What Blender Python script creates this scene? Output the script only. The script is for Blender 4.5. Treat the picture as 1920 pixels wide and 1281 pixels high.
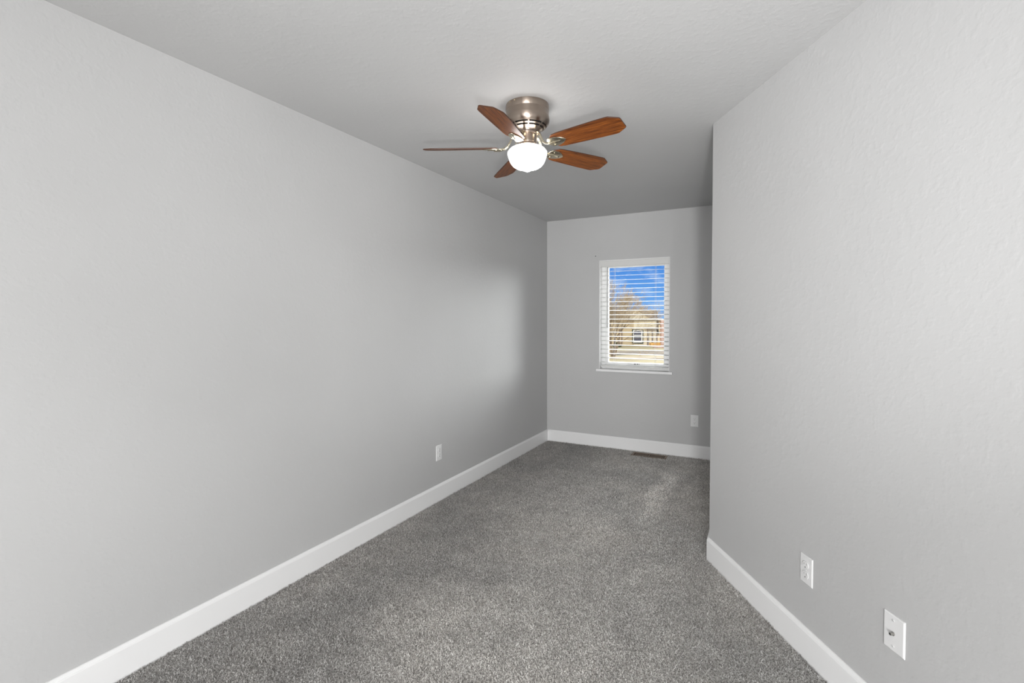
import bpy, bmesh, math, random
from mathutils import Vector, Matrix

for o in list(bpy.data.objects):
    bpy.data.objects.remove(o, do_unlink=True)
scn = bpy.context.scene
COL = scn.collection
PI = math.pi
random.seed(7)

# ------------------------------------------------------------------ camera
F_PX, V0, PITCH, ROLL, EYE = 927.69, 623.28, 0.02756, -0.00177, 1.36633
cam_d = bpy.data.cameras.new('camera')
cam_d.sensor_fit = 'HORIZONTAL'
cam_d.sensor_width = 36.0
cam_d.lens = 36.0 * F_PX / 1920.0
cam_d.shift_x = 0.0
cam_d.shift_y = -(640.5 - V0) / 1920.0
cam_d.clip_start = 0.02
cam_d.clip_end = 500
cam = bpy.data.objects.new('camera', cam_d)
COL.objects.link(cam)
_fw = Vector((0, math.cos(PITCH), -math.sin(PITCH)))
_up = Vector((0, math.sin(PITCH), math.cos(PITCH)))
_rt = Vector((1, 0, 0))
_c, _s = math.cos(ROLL), math.sin(ROLL)
_r2 = _rt * _c + _up * _s
_u2 = _up * _c - _rt * _s
cam.matrix_world = Matrix(((_r2.x, _u2.x, -_fw.x, 0), (_r2.y, _u2.y, -_fw.y, 0),
                           (_r2.z, _u2.z, -_fw.z, EYE), (0, 0, 0, 1)))
scn.camera = cam

# ------------------------------------------------------------------ view
scn.view_settings.view_transform = 'Standard'
scn.view_settings.look = 'None'
scn.view_settings.gamma = 1.0
scn.view_settings.use_curve_mapping = False
scn.view_settings.exposure = 0.0

# ------------------------------------------------------------------ sky
world = bpy.data.worlds.new('sky')
scn.world = world
world.use_nodes = True
wn = world.node_tree
wn.nodes.clear()
w_out = wn.nodes.new('ShaderNodeOutputWorld')
w_bg = wn.nodes.new('ShaderNodeBackground')
w_tc = wn.nodes.new('ShaderNodeTexCoord')
w_sep = wn.nodes.new('ShaderNodeSeparateXYZ')
w_ramp = wn.nodes.new('ShaderNodeValToRGB')
w_map = wn.nodes.new('ShaderNodeMapping')
w_noise = wn.nodes.new('ShaderNodeTexNoise')
w_cr = wn.nodes.new('ShaderNodeValToRGB')
w_mix = wn.nodes.new('ShaderNodeMix')
w_mix.data_type = 'RGBA'
wn.links.new(w_tc.outputs['Generated'], w_sep.inputs[0])
wn.links.new(w_sep.outputs['Z'], w_ramp.inputs['Fac'])
w_ramp.color_ramp.elements[0].position = 0.0
w_ramp.color_ramp.elements[0].color = (0.19, 0.46, 0.93, 1)
w_ramp.color_ramp.elements[1].position = 0.12
w_ramp.color_ramp.elements[1].color = (0.062, 0.26, 0.78, 1)
wn.links.new(w_tc.outputs['Generated'], w_map.inputs['Vector'])
w_map.inputs['Scale'].default_value = (1.0, 1.0, 2.6)
wn.links.new(w_map.outputs[0], w_noise.inputs['Vector'])
w_noise.inputs['Scale'].default_value = 22.0
w_noise.inputs['Detail'].default_value = 6.0
w_cr.color_ramp.elements[0].position = 0.48
w_cr.color_ramp.elements[0].color = (0, 0, 0, 1)
w_cr.color_ramp.elements[1].position = 0.85
w_cr.color_ramp.elements[1].color = (0.8, 0.8, 0.8, 1)
wn.links.new(w_noise.outputs['Fac'], w_cr.inputs['Fac'])
wn.links.new(w_cr.outputs['Color'], w_mix.inputs['Factor'])
wn.links.new(w_ramp.outputs['Color'], w_mix.inputs['A'])
w_mix.inputs['B'].default_value = (0.75, 0.85, 1.0, 1)
# added bright patch of sky, above the window view, to light the room
def w_range(sock, a, b):
    r = wn.nodes.new('ShaderNodeMapRange'); r.interpolation_type = 'SMOOTHSTEP'
    r.inputs['From Min'].default_value = a; r.inputs['From Max'].default_value = b
    wn.links.new(sock, r.inputs['Value'])
    return r.outputs['Result']
def w_math(op, a, b):
    n = wn.nodes.new('ShaderNodeMath'); n.operation = op
    for i, v in enumerate((a, b)):
        if isinstance(v, (int, float)): n.inputs[i].default_value = v
        else: wn.links.new(v, n.inputs[i])
    return n.outputs[0]
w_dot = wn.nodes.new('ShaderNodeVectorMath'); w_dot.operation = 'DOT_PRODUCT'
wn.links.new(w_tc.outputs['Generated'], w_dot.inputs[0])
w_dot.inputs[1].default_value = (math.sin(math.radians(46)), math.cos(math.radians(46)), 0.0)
w_sky_fill = w_math('MULTIPLY', w_math('MULTIPLY', w_range(w_sep.outputs['Z'], 0.125, 0.20), w_range(w_sep.outputs['Z'], 0.80, 0.50)), w_range(w_dot.outputs['Value'], 0.50, 0.76))
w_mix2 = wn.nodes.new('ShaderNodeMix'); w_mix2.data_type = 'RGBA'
wn.links.new(w_sky_fill, w_mix2.inputs['Factor'])
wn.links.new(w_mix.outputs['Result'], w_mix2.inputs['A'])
SKY_FILL = 10.0
w_mix2.inputs['B'].default_value = (SKY_FILL, SKY_FILL, SKY_FILL, 1)
# second added bright patch, low and right of the view, lights the left wall
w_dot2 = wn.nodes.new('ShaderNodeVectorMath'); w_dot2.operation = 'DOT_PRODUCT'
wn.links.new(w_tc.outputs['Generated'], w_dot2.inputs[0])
LOW_FILL_AZ = math.radians(57)
w_dot2.inputs[1].default_value = (math.sin(LOW_FILL_AZ), math.cos(LOW_FILL_AZ), 0.0)
w_low_fill = w_math('MULTIPLY', w_math('MULTIPLY', w_range(w_sep.outputs['Z'], -0.01, 0.05), w_range(w_sep.outputs['Z'], 0.42, 0.20)), w_range(w_dot2.outputs['Value'], 0.90, 0.97))
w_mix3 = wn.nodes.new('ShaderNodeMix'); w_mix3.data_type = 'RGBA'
wn.links.new(w_low_fill, w_mix3.inputs['Factor'])
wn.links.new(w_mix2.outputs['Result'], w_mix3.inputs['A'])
LOW_FILL = 34.0
w_mix3.inputs['B'].default_value = (LOW_FILL, LOW_FILL, LOW_FILL, 1)
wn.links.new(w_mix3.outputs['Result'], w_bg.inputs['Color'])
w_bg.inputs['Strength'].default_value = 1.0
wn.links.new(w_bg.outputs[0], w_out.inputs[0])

# ------------------------------------------------------------------ sun and large lights
def light(name, kind, loc, energy, color=(1, 1, 1), **kw):
    d = bpy.data.lights.new(name, kind)
    d.energy = energy
    d.color = color
    for k, v in kw.items():
        setattr(d, k, v)
    o = bpy.data.objects.new(name, d)
    COL.objects.link(o)
    o.location = loc
    return o

def aim(o, target):
    o.rotation_euler = (Vector(target) - o.location).to_track_quat('-Z', 'Y').to_euler()

sun = light('sun', 'SUN', (-10, -10, 30), 3.6, (1.0, 0.93, 0.80), angle=0.009)
sun.rotation_euler = Vector((0.42, 0.72, -0.56)).to_track_quat('-Z', 'Y').to_euler()
# unseen narrow area light, added behind the camera for the far wall's shadow edge
tall_fill = light('tall_rear_fill', 'AREA', (-0.75, -2.9, 0.95), 92.0, (1.0, 1.0, 1.0), shape='RECTANGLE', size=0.35, size_y=1.7)
tall_fill.rotation_euler = (PI / 2, 0, -0.2)
low = light('wide_rear_fill', 'AREA', (-0.9, -3.2, 0.60), 158.0, (1.0, 1.0, 1.0), shape='RECTANGLE', size=3.6, size_y=1.0)  # wide low fill light added behind the camera; no opening there
low.rotation_euler = (PI / 2, 0, 0)
# two unseen spots, added to brighten the ceiling
fill_spot = light('ceiling_fill_spot', 'SPOT', (0.1, -0.3, 1.0), 120.0, (1.0, 1.0, 1.0), spot_size=1.6, spot_blend=1.0, shadow_soft_size=0.06)
aim(fill_spot, (0.4, 2.6, 2.44))
fill_spot_far = light('ceiling_fill_spot', 'SPOT', (0.5, 0.1, 0.9), 30.0, (1.0, 1.0, 1.0), spot_size=1.3, spot_blend=1.0, shadow_soft_size=0.06)
aim(fill_spot_far, (0.85, 4.0, 2.44))

# ------------------------------------------------------------------ room plan (metres)
H = 2.44
A1, B1 = 0.47468, -0.08073
P0 = Vector((0.3909, 5.5141))                       # far left corner
d1 = Vector((math.sin(A1), math.cos(A1)))           # along the left wall, away from the camera
n1 = Vector((math.cos(A1), -math.sin(A1)))          # into the room from the left wall
CN = Vector((1.11365, 2.76368))                     # outside corner of the right wall
dr = Vector((math.sin(B1), math.cos(B1)))
nr = Vector((-math.cos(B1), math.sin(B1)))
WB = (CN - P0).dot(n1)                              # width of the far section
YR = -3.4
def LW(t, off=0, z=0): p = P0 - d1 * t + n1 * off; return Vector((p.x, p.y, z))
def BW(s, off=0, z=0): p = P0 + n1 * s - d1 * off; return Vector((p.x, p.y, z))
def RW(q, off=0, z=0): p = CN - dr * q + nr * off; return Vector((p.x, p.y, z))
TL = (P0.y - YR) / d1.y
QR = (CN.y - YR) / dr.y
ANG_L = math.atan2(n1.y, n1.x) - PI / 2             # turns local +Y to the wall's normal
ANG_B = math.atan2(-d1.y, -d1.x) - PI / 2
ANG_R = math.atan2(nr.y, nr.x) - PI / 2

# ------------------------------------------------------------------ materials
def mat(name, color, rough=0.5, metal=0.0, spec=0.5, **kw):
    m = bpy.data.materials.new(name)
    m.use_nodes = True
    b = m.node_tree.nodes['Principled BSDF']
    b.inputs['Base Color'].default_value = (*color, 1)
    b.inputs['Roughness'].default_value = rough
    b.inputs['Metallic'].default_value = metal
    b.inputs['Specular IOR Level'].default_value = spec
    for k, v in kw.items():
        b.inputs[k].default_value = v
    return m

def N(m, t, **kw):
    n = m.node_tree.nodes.new(t)
    for k, v in kw.items():
        setattr(n, k, v)
    return n

def noise_ramp(m, coord, scale, detail, stops, rough=0.5, scale3=None, dist=0.0):
    """noise texture through a colour ramp; returns (colour socket, fac socket)"""
    lk = m.node_tree.links
    tc = N(m, 'ShaderNodeTexCoord')
    mp = N(m, 'ShaderNodeMapping')
    if scale3: mp.inputs['Scale'].default_value = scale3
    nz = N(m, 'ShaderNodeTexNoise')
    nz.inputs['Scale'].default_value = scale
    nz.inputs['Detail'].default_value = detail
    nz.inputs['Roughness'].default_value = rough
    nz.inputs['Distortion'].default_value = dist
    lk.new(tc.outputs[coord], mp.inputs[0]); lk.new(mp.outputs[0], nz.inputs['Vector'])
    rp = N(m, 'ShaderNodeValToRGB')
    el = rp.color_ramp.elements
    while len(el) < len(stops): el.new(0.5)
    for e, (p, c) in zip(el, stops):
        e.position = p; e.color = (*c, 1)
    lk.new(nz.outputs['Fac'], rp.inputs['Fac'])
    return rp.outputs['Color'], nz.outputs['Fac']

def bump(m, fac, strength, distance, chain=None):
    b = N(m, 'ShaderNodeBump')
    b.inputs['Strength'].default_value = strength
    b.inputs['Distance'].default_value = distance
    m.node_tree.links.new(fac, b.inputs['Height'])
    if chain: m.node_tree.links.new(chain, b.inputs['Normal'])
    return b.outputs['Normal']

def bsdf(m): return m.node_tree.nodes['Principled BSDF']

def paint(name, c):
    m = mat(name, c, 0.62, spec=0.3)
    lk = m.node_tree.links
    d = 0.012
    col, f1 = noise_ramp(m, 'Object', 1.3, 3, [(0.3, tuple(x - d for x in c)), (0.7, tuple(x + d for x in c))])
    lk.new(col, bsdf(m).inputs['Base Color'])
    _, f2 = noise_ramp(m, 'Object', 90, 2, [(0, (0, 0, 0)), (1, (1, 1, 1))])
    r3, _ = noise_ramp(m, 'Object', 34, 3, [(0.50, (0, 0, 0)), (0.66, (1, 1, 1))])
    n = bump(m, f2, 0.10, 0.002)
    n = bump(m, r3, 0.17, 0.0016, n)
    lk.new(n, bsdf(m).inputs['Normal'])
    return m

M = {}
M['wall'] = paint('grey_wall_paint', (0.515, 0.515, 0.515))
M['ceiling'] = paint('grey_ceiling_paint', (0.53, 0.53, 0.53))
M['trim'] = mat('white_trim_paint', (0.86, 0.86, 0.86), 0.35, spec=0.4)
M['plate'] = mat('white_plate_plastic', (0.78, 0.78, 0.78), 0.3, spec=0.45)
M['slot'] = mat('socket_slot_shadow', (0.06, 0.06, 0.06), 0.6)
M['slot_pale'] = mat('socket_blade_slot', (0.34, 0.34, 0.34), 0.6)
M['vinyl'] = mat('white_window_vinyl', (0.88, 0.88, 0.88), 0.4)
M['blind'] = mat('white_blind_slat', (0.70, 0.70, 0.685), 0.42)
M['cord'] = mat('blind_cord', (0.72, 0.72, 0.70), 0.8)
M['wand'] = mat('grey_clear_wand', (0.38, 0.38, 0.38), 0.2)
M['ink'] = mat('sticker_ink', (0.03, 0.03, 0.03), 0.6)
M['ink_pale'] = mat('sticker_ink_grey', (0.42, 0.42, 0.44), 0.6)
M['sticker'] = mat('sticker_paper', (0.85, 0.85, 0.84), 0.5)
M['nail'] = mat('dark_nail', (0.05, 0.045, 0.04), 0.5, 0.6)
M['register'] = mat('brown_register_enamel', (0.16, 0.105, 0.06), 0.4, 0.3)
M['duct'] = mat('dark_duct', (0.012, 0.01, 0.008), 0.9)
M['chrome'] = mat('connector_metal', (0.42, 0.41, 0.39), 0.3, 1.0)

# carpet
m = mat('grey_carpet', (0.3, 0.29, 0.28), 0.95, spec=0.08)
lk = m.node_tree.links
def mul(a, b):
    x = N(m, 'ShaderNodeMix', data_type='RGBA', blend_type='MULTIPLY'); x.inputs['Factor'].default_value = 1
    lk.new(a, x.inputs['A']); lk.new(b, x.inputs['B'])
    return x.outputs['Result']
c_big, f_big = noise_ramp(m, 'Object', 0.9, 3, [(0.32, (0.84, 0.85, 0.86)), (0.68, (1.08, 1.07, 1.06))], 0.5, dist=0.5)
c_mid, _ = noise_ramp(m, 'Object', 7, 5, [(0.3, (0.86, 0.86, 0.86)), (0.7, (1.12, 1.12, 1.12))], 0.65)
c_tuft, f_tuft = noise_ramp(m, 'Object', 135, 2, [(0.30, (0.085, 0.078, 0.070)), (0.50, (0.40, 0.385, 0.362)), (0.70, (0.86, 0.84, 0.81))], 0.7)
c_flk, f_flk = noise_ramp(m, 'Object', 420, 1, [(0.35, (0.62, 0.62, 0.62)), (0.65, (1.3, 1.3, 1.3))], 0.6)
# light painted into the colour: darker by the left wall, lighter beyond, ragged edge
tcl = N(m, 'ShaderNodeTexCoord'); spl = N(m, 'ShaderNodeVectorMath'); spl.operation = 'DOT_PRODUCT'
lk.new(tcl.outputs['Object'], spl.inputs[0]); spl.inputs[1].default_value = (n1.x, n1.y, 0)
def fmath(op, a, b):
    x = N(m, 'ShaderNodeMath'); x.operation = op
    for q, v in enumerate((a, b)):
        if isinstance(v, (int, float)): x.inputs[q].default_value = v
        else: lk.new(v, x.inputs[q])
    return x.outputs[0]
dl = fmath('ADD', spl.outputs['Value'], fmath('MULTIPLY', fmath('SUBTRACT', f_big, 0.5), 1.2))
painted_light = N(m, 'ShaderNodeMapRange'); painted_light.interpolation_type = 'SMOOTHSTEP'
painted_light.inputs['From Min'].default_value = P0.dot(n1) + 0.35; painted_light.inputs['From Max'].default_value = P0.dot(n1) + 1.25
painted_light.inputs['To Min'].default_value = 0.84; painted_light.inputs['To Max'].default_value = 1.14
lk.new(dl, painted_light.inputs['Value'])
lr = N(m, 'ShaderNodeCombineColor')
for q in range(3): lk.new(painted_light.outputs['Result'], lr.inputs[q])
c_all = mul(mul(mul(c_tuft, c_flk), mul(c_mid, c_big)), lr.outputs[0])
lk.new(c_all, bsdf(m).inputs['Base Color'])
bsdf(m).inputs['Sheen Weight'].default_value = 0.35
bsdf(m).inputs['Sheen Roughness'].default_value = 0.5
lk.new(bump(m, f_tuft, 0.7, 0.005), bsdf(m).inputs['Normal'])
M['carpet'] = m
PILE_COUNT = 400000
m = mat('carpet_pile_yarn', (0.4, 0.39, 0.37), 0.9, spec=0.1)
lk = m.node_tree.links
hi = N(m, 'ShaderNodeHairInfo')
hr = N(m, 'ShaderNodeValToRGB')
for p_, c_ in ((0.0, (0.20, 0.184, 0.172)), (0.30, (0.48, 0.460, 0.438)), (0.7, (0.65, 0.630, 0.605)), (1.0, (0.92, 0.905, 0.885))):
    e_ = hr.color_ramp.elements[0] if p_ == 0 else (hr.color_ramp.elements[-1] if p_ == 1 else hr.color_ramp.elements.new(p_))
    e_.position = p_; e_.color = (*c_, 1)
lk.new(hi.outputs['Random'], hr.inputs['Fac'])
c_b, f_b = noise_ramp(m, 'Object', 0.9, 3, [(0.32, (0.84, 0.85, 0.86)), (0.68, (1.08, 1.07, 1.06))], 0.5, dist=0.5)
c_m, _ = noise_ramp(m, 'Object', 7, 5, [(0.3, (0.86, 0.86, 0.86)), (0.7, (1.12, 1.12, 1.12))], 0.65)
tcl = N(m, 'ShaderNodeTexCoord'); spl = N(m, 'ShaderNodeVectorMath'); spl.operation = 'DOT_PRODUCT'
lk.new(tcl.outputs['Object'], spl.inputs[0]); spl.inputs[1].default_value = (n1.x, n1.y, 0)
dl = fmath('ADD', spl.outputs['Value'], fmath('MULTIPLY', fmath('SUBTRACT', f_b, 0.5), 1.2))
painted_light = N(m, 'ShaderNodeMapRange'); painted_light.interpolation_type = 'SMOOTHSTEP'  # same painted light in the pile colour, paler away from the left wall
painted_light.inputs['From Min'].default_value = P0.dot(n1) + 0.35; painted_light.inputs['From Max'].default_value = P0.dot(n1) + 1.25
painted_light.inputs['To Min'].default_value = 0.84; painted_light.inputs['To Max'].default_value = 1.14
lk.new(dl, painted_light.inputs['Value'])
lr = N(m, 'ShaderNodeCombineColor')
for q in range(3): lk.new(painted_light.outputs['Result'], lr.inputs[q])
# one vacuum track: a narrow strip of nap lying the other way
sp2 = N(m, 'ShaderNodeVectorMath'); sp2.operation = 'DOT_PRODUCT'
lk.new(tcl.outputs['Object'], sp2.inputs[0]); sp2.inputs[1].default_value = (-d1.x, -d1.y, 0)
def sstep(v, a, b):
    r_ = N(m, 'ShaderNodeMapRange'); r_.interpolation_type = 'SMOOTHSTEP'
    r_.inputs['From Min'].default_value = a; r_.inputs['From Max'].default_value = b
    lk.new(v, r_.inputs['Value'])
    return r_.outputs['Result']
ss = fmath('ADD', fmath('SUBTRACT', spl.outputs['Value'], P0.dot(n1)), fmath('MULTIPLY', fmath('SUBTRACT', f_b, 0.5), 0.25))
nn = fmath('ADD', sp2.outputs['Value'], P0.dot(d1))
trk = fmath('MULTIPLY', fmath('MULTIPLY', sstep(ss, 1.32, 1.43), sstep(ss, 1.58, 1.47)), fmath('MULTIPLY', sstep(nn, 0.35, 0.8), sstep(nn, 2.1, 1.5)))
# light painted into the pile: lighter under the window, darker by the right wall
far_light = fmath('MULTIPLY', fmath('MULTIPLY', sstep(ss, 0.25, 0.6), sstep(ss, 1.5, 1.2)), fmath('MULTIPLY', sstep(nn, 0.35, 0.6), sstep(nn, 2.4, 1.6)))
tk_ = fmath('ADD', fmath('MULTIPLY', trk, 0.48), fmath('ADD', fmath('MULTIPLY', far_light, 0.22), 1.0))
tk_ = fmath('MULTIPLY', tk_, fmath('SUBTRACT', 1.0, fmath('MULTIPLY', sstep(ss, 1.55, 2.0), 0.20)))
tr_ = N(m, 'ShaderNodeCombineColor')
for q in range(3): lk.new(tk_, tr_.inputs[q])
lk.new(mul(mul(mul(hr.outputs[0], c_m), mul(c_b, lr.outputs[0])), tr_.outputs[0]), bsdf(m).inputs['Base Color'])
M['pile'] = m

# brushed nickel
def nickel(name, c, rough, aniso=0.0):
    m = mat(name, c, rough, 1.0)
    lk = m.node_tree.links
    _, f = noise_ramp(m, 'Object', 30, 3, [(0, (0, 0, 0)), (1, (1, 1, 1))], scale3=(1, 1, 40))
    lk.new(bump(m, f, 0.05, 0.0006), bsdf(m).inputs['Normal'])
    if aniso:
        tg = N(m, 'ShaderNodeTangent'); tg.direction_type = 'RADIAL'; tg.axis = 'Z'
        lk.new(tg.outputs[0], bsdf(m).inputs['Tangent'])
        bsdf(m).inputs['Anisotropic'].default_value = aniso
        bsdf(m).inputs['Anisotropic Rotation'].default_value = 0.25
    return m
M['nickel'] = nickel('brushed_nickel', (0.38, 0.315, 0.265), 0.30, 0.8)
M['bracket'] = nickel('bright_nickel_bracket', (0.62, 0.56, 0.43), 0.22)
M['vent'] = mat('housing_vent_dark', (0.012, 0.010, 0.008), 0.7)
# walnut blade: grain runs along local x
m = mat('walnut_blade', (0.2, 0.06, 0.015), 0.42, spec=0.22)
c, f = noise_ramp(m, 'Object', 9, 6, [(0.30, (0.045, 0.011, 0.003)), (0.48, (0.16, 0.045, 0.009)), (0.68, (0.33, 0.105, 0.018))], 0.68, scale3=(0.7, 11, 11), dist=0.8)
m.node_tree.links.new(c, bsdf(m).inputs['Base Color'])
M['walnut'] = m
M['walnut_edge'] = mat('dark_blade_edge', (0.06, 0.02, 0.008), 0.5)
# lit opal glass
m = mat('lit_opal_glass', (0.9, 0.9, 0.9), 0.25)
bsdf(m).inputs['Emission Color'].default_value = (1.0, 0.985, 0.965, 1)
bsdf(m).inputs['Emission Strength'].default_value = 11.5
M['globe'] = m
# window glass: clear sheet with a Fresnel reflection
m = bpy.data.materials.new('clear_glass'); m.use_nodes = True
m.node_tree.nodes.clear()
go = N(m, 'ShaderNodeOutputMaterial'); gt = N(m, 'ShaderNodeBsdfTransparent'); gg = N(m, 'ShaderNodeBsdfGlossy')
gt.inputs[0].default_value = (0.96, 0.975, 0.97, 1); gg.inputs['Roughness'].default_value = 0.02
gf = N(m, 'ShaderNodeFresnel'); gf.inputs['IOR'].default_value = 1.25
gm = N(m, 'ShaderNodeMixShader')
m.node_tree.links.new(gf.outputs[0], gm.inputs[0]); m.node_tree.links.new(gt.outputs[0], gm.inputs[1])
m.node_tree.links.new(gg.outputs[0], gm.inputs[2]); m.node_tree.links.new(gm.outputs[0], go.inputs[0])
M['glass'] = m

# outdoors
def mottled(name, stops, scale, rough=0.9, scale3=None):
    m = mat(name, stops[0][1], rough, spec=0.2)
    c, f = noise_ramp(m, 'Object', scale, 5, stops, 0.65, scale3=scale3)
    m.node_tree.links.new(c, bsdf(m).inputs['Base Color'])
    return m
M['lawn'] = mottled('dry_lawn', [(0.3, (0.29, 0.22, 0.10)), (0.5, (0.42, 0.335, 0.165)), (0.7, (0.56, 0.46, 0.265))], 1.1, scale3=(0.35, 1.8, 1))
M['walk'] = mottled('pale_concrete', [(0.3, (0.38, 0.30, 0.19)), (0.7, (0.48, 0.39, 0.25))], 1.5)
M['road'] = mottled('tan_asphalt', [(0.3, (0.22, 0.155, 0.09)), (0.7, (0.31, 0.23, 0.14))], 2.0)
M['siding'] = mottled('cream_siding', [(0.3, (0.74, 0.64, 0.44)), (0.7, (0.80, 0.70, 0.50))], 0.7)
M['siding_tan'] = mottled('tan_siding', [(0.3, (0.56, 0.43, 0.25)), (0.7, (0.63, 0.49, 0.29))], 0.9)
M['shingle'] = mottled('brown_shingle', [(0.3, (0.13, 0.092, 0.055)), (0.5, (0.23, 0.17, 0.11)), (0.7, (0.33, 0.26, 0.18))], 3.0, scale3=(1, 1, 4))
M['fascia'] = mat('white_fascia', (0.85, 0.80, 0.70), 0.6)
M['dark_trim'] = mat('dark_green_trim', (0.035, 0.05, 0.03), 0.6)
M['pane'] = mat('house_pane', (0.10, 0.10, 0.12), 0.15)
M['brick'] = mottled('pink_brick', [(0.3, (0.52, 0.30, 0.22)), (0.6, (0.74, 0.53, 0.42)), (0.75, (0.30, 0.14, 0.10))], 3.0, scale3=(1, 1, 3))
M['post'] = mat('brown_post', (0.20, 0.13, 0.09), 0.7)
M['orange'] = mottled('orange_wood', [(0.3, (0.62, 0.30, 0.07)), (0.7, (0.80, 0.46, 0.15))], 3.0)
M['bark'] = mottled('sunlit_bark', [(0.3, (0.16, 0.115, 0.07)), (0.6, (0.30, 0.225, 0.145)), (0.8, (0.42, 0.33, 0.22))], 5.0)
M['twig'] = mottled('tan_twig', [(0.3, (0.38, 0.29, 0.18)), (0.7, (0.60, 0.49, 0.33))], 2.0)
M['shrub'] = mottled('dull_green_shrub', [(0.3, (0.05, 0.07, 0.03)), (0.7, (0.16, 0.17, 0.08))], 7.0)

# ------------------------------------------------------------------ mesh helpers
class MB:
    def __init__(s): s.v = []; s.f = []; s.m = []
    def add(s, vs, fs, mi=0):
        k = len(s.v); s.v += [tuple(v) for v in vs]
        s.f += [tuple(i + k for i in f) for f in fs]; s.m += [mi] * len(fs)
        return s
    def box(s, a, b, mi=0, xf=None):
        (x0, y0, z0), (x1, y1, z1) = a, b
        vs = [Vector(p) for p in ((x0, y0, z0), (x1, y0, z0), (x1, y1, z0), (x0, y1, z0), (x0, y0, z1), (x1, y0, z1), (x1, y1, z1), (x0, y1, z1))]
        if xf: vs = [xf(v) for v in vs]
        return s.add(vs, [(0, 3, 2, 1), (4, 5, 6, 7), (0, 1, 5, 4), (1, 2, 6, 5), (2, 3, 7, 6), (3, 0, 4, 7)], mi)
    def prism(s, poly, z0, z1, mi=0):
        n = len(poly)
        vs = [(p[0], p[1], z0) for p in poly] + [(p[0], p[1], z1) for p in poly]
        fs = [tuple(reversed(range(n))), tuple(range(n, 2 * n))] + [(i, (i + 1) % n, n + (i + 1) % n, n + i) for i in range(n)]
        return s.add(vs, fs, mi)
    def lathe(s, prof, seg=48, mi=0, close=True):
        """prof: list of (r, z) going downward or upward"""
        k = len(s.v); n = len(prof)
        for r, z in prof:
            for j in range(seg):
                a = 2 * PI * j / seg
                s.v.append((r * math.cos(a), r * math.sin(a), z))
        for i in range(n - 1):
            for j in range(seg):
                j2 = (j + 1) % seg
                s.f.append((k + i * seg + j, k + (i + 1) * seg + j, k + (i + 1) * seg + j2, k + i * seg + j2)); s.m.append(mi)
        if close:
            for i in (0, n - 1):
                if prof[i][0] > 1e-6:
                    s.f.append(tuple(k + i * seg + j for j in range(seg))); s.m.append(mi)
        return s
    def tube(s, pts, rad, seg=8, mi=0, caps=True):
        pts = [Vector(p) for p in pts]
        if not isinstance(rad, (list, tuple)): rad = [rad] * len(pts)
        k = len(s.v)
        up = None
        for i, p in enumerate(pts):
            t = (pts[min(i + 1, len(pts) - 1)] - pts[max(i - 1, 0)]).normalized()
            if up is None:
                ref = Vector((0, 0, 1)) if abs(t.z) < 0.9 else Vector((1, 0, 0))
                a = t.cross(ref).normalized()
            else:
                a = (up - t * up.dot(t)).normalized()
            up = a
            b = t.cross(a)
            for j in range(seg):
                g = 2 * PI * j / seg
                s.v.append(tuple(p + (a * math.cos(g) + b * math.sin(g)) * rad[i]))
        for i in range(len(pts) - 1):
            for j in range(seg):
                j2 = (j + 1) % seg
                s.f.append((k + i * seg + j, k + i * seg + j2, k + (i + 1) * seg + j2, k + (i + 1) * seg + j)); s.m.append(mi)
        if caps:
            s.f.append(tuple(k + j for j in reversed(range(seg)))); s.m.append(mi)
            e = k + (len(pts) - 1) * seg
            s.f.append(tuple(e + j for j in range(seg))); s.m.append(mi)
        return s
    def build(s, name, mats, parent=None, smooth=None, bevel=0.0, fix=True):
        me = bpy.data.meshes.new(name)
        me.from_pydata(s.v, [], s.f)
        if not isinstance(mats, (list, tuple)): mats = [mats]
        for mm in mats: me.materials.append(mm)
        for p, i in zip(me.polygons, s.m): p.material_index = i
        if fix:
            bm = bmesh.new(); bm.from_mesh(me)
            bmesh.ops.recalc_face_normals(bm, faces=bm.faces)
            bm.to_mesh(me); bm.free()
        o = bpy.data.objects.new(name, me)
        COL.objects.link(o)
        if parent: o.parent = parent
        if bevel:
            b = o.modifiers.new('bevel', 'BEVEL'); b.width = bevel; b.segments = 2
            b.limit_method = 'ANGLE'; b.angle_limit = math.radians(40)
        if smooth is not None:
            for p in me.polygons: p.use_smooth = True
            me.set_sharp_from_angle(angle=math.radians(smooth))
        return o

def thing(name, loc=(0, 0, 0), rz=0.0):
    o = bpy.data.objects.new(name, None)
    o.empty_display_size = 0.1
    COL.objects.link(o)
    o.location = loc; o.rotation_euler = (0, 0, rz)
    return o
def tag(o, label=None, cat=None, group=None, kind=None):
    for k, v in (('label', label), ('category', cat), ('group', group), ('kind', kind)):
        if v: o[k] = v
    return o
def structure(o, label=None):
    o['kind'] = 'structure'
    if label: o['label'] = label
    return o
def copy_tree(o, parent=None):
    c = o.copy(); COL.objects.link(c)
    if parent: c.parent = parent
    for ch in list(o.children): copy_tree(ch, c)
    return c

# ------------------------------------------------------------------ room shell
TW = 0.12
rl, rr = LW(TL), RW(QR)
# floor and ceiling outline
outline = [LW(TL, -TW), BW(-TW, -0.14), BW(WB + TW, -0.14), RW(-0.05, -0.35), RW(QR, -TW)]
outline = [(p.x, p.y) for p in outline]
outline[0] = (outline[0][0], YR - TW); outline[-1] = (outline[-1][0], YR - TW)
structure(MB().prism(outline, -0.12, 0.0).build('floor', M['carpet']), 'grey brown cut pile carpet with lighter vacuum tracks')
structure(MB().prism(outline, H, H + 0.12).build('ceiling', M['ceiling']), 'flat grey painted ceiling')
structure(MB().prism([LW(TL).xy, LW(0).xy, LW(0, -TW).xy, LW(TL, -TW).xy], 0, H).build('wall_left', M['wall']),
          'long grey painted wall on the left')
o1 = BW(WB + TW).xy
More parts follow.
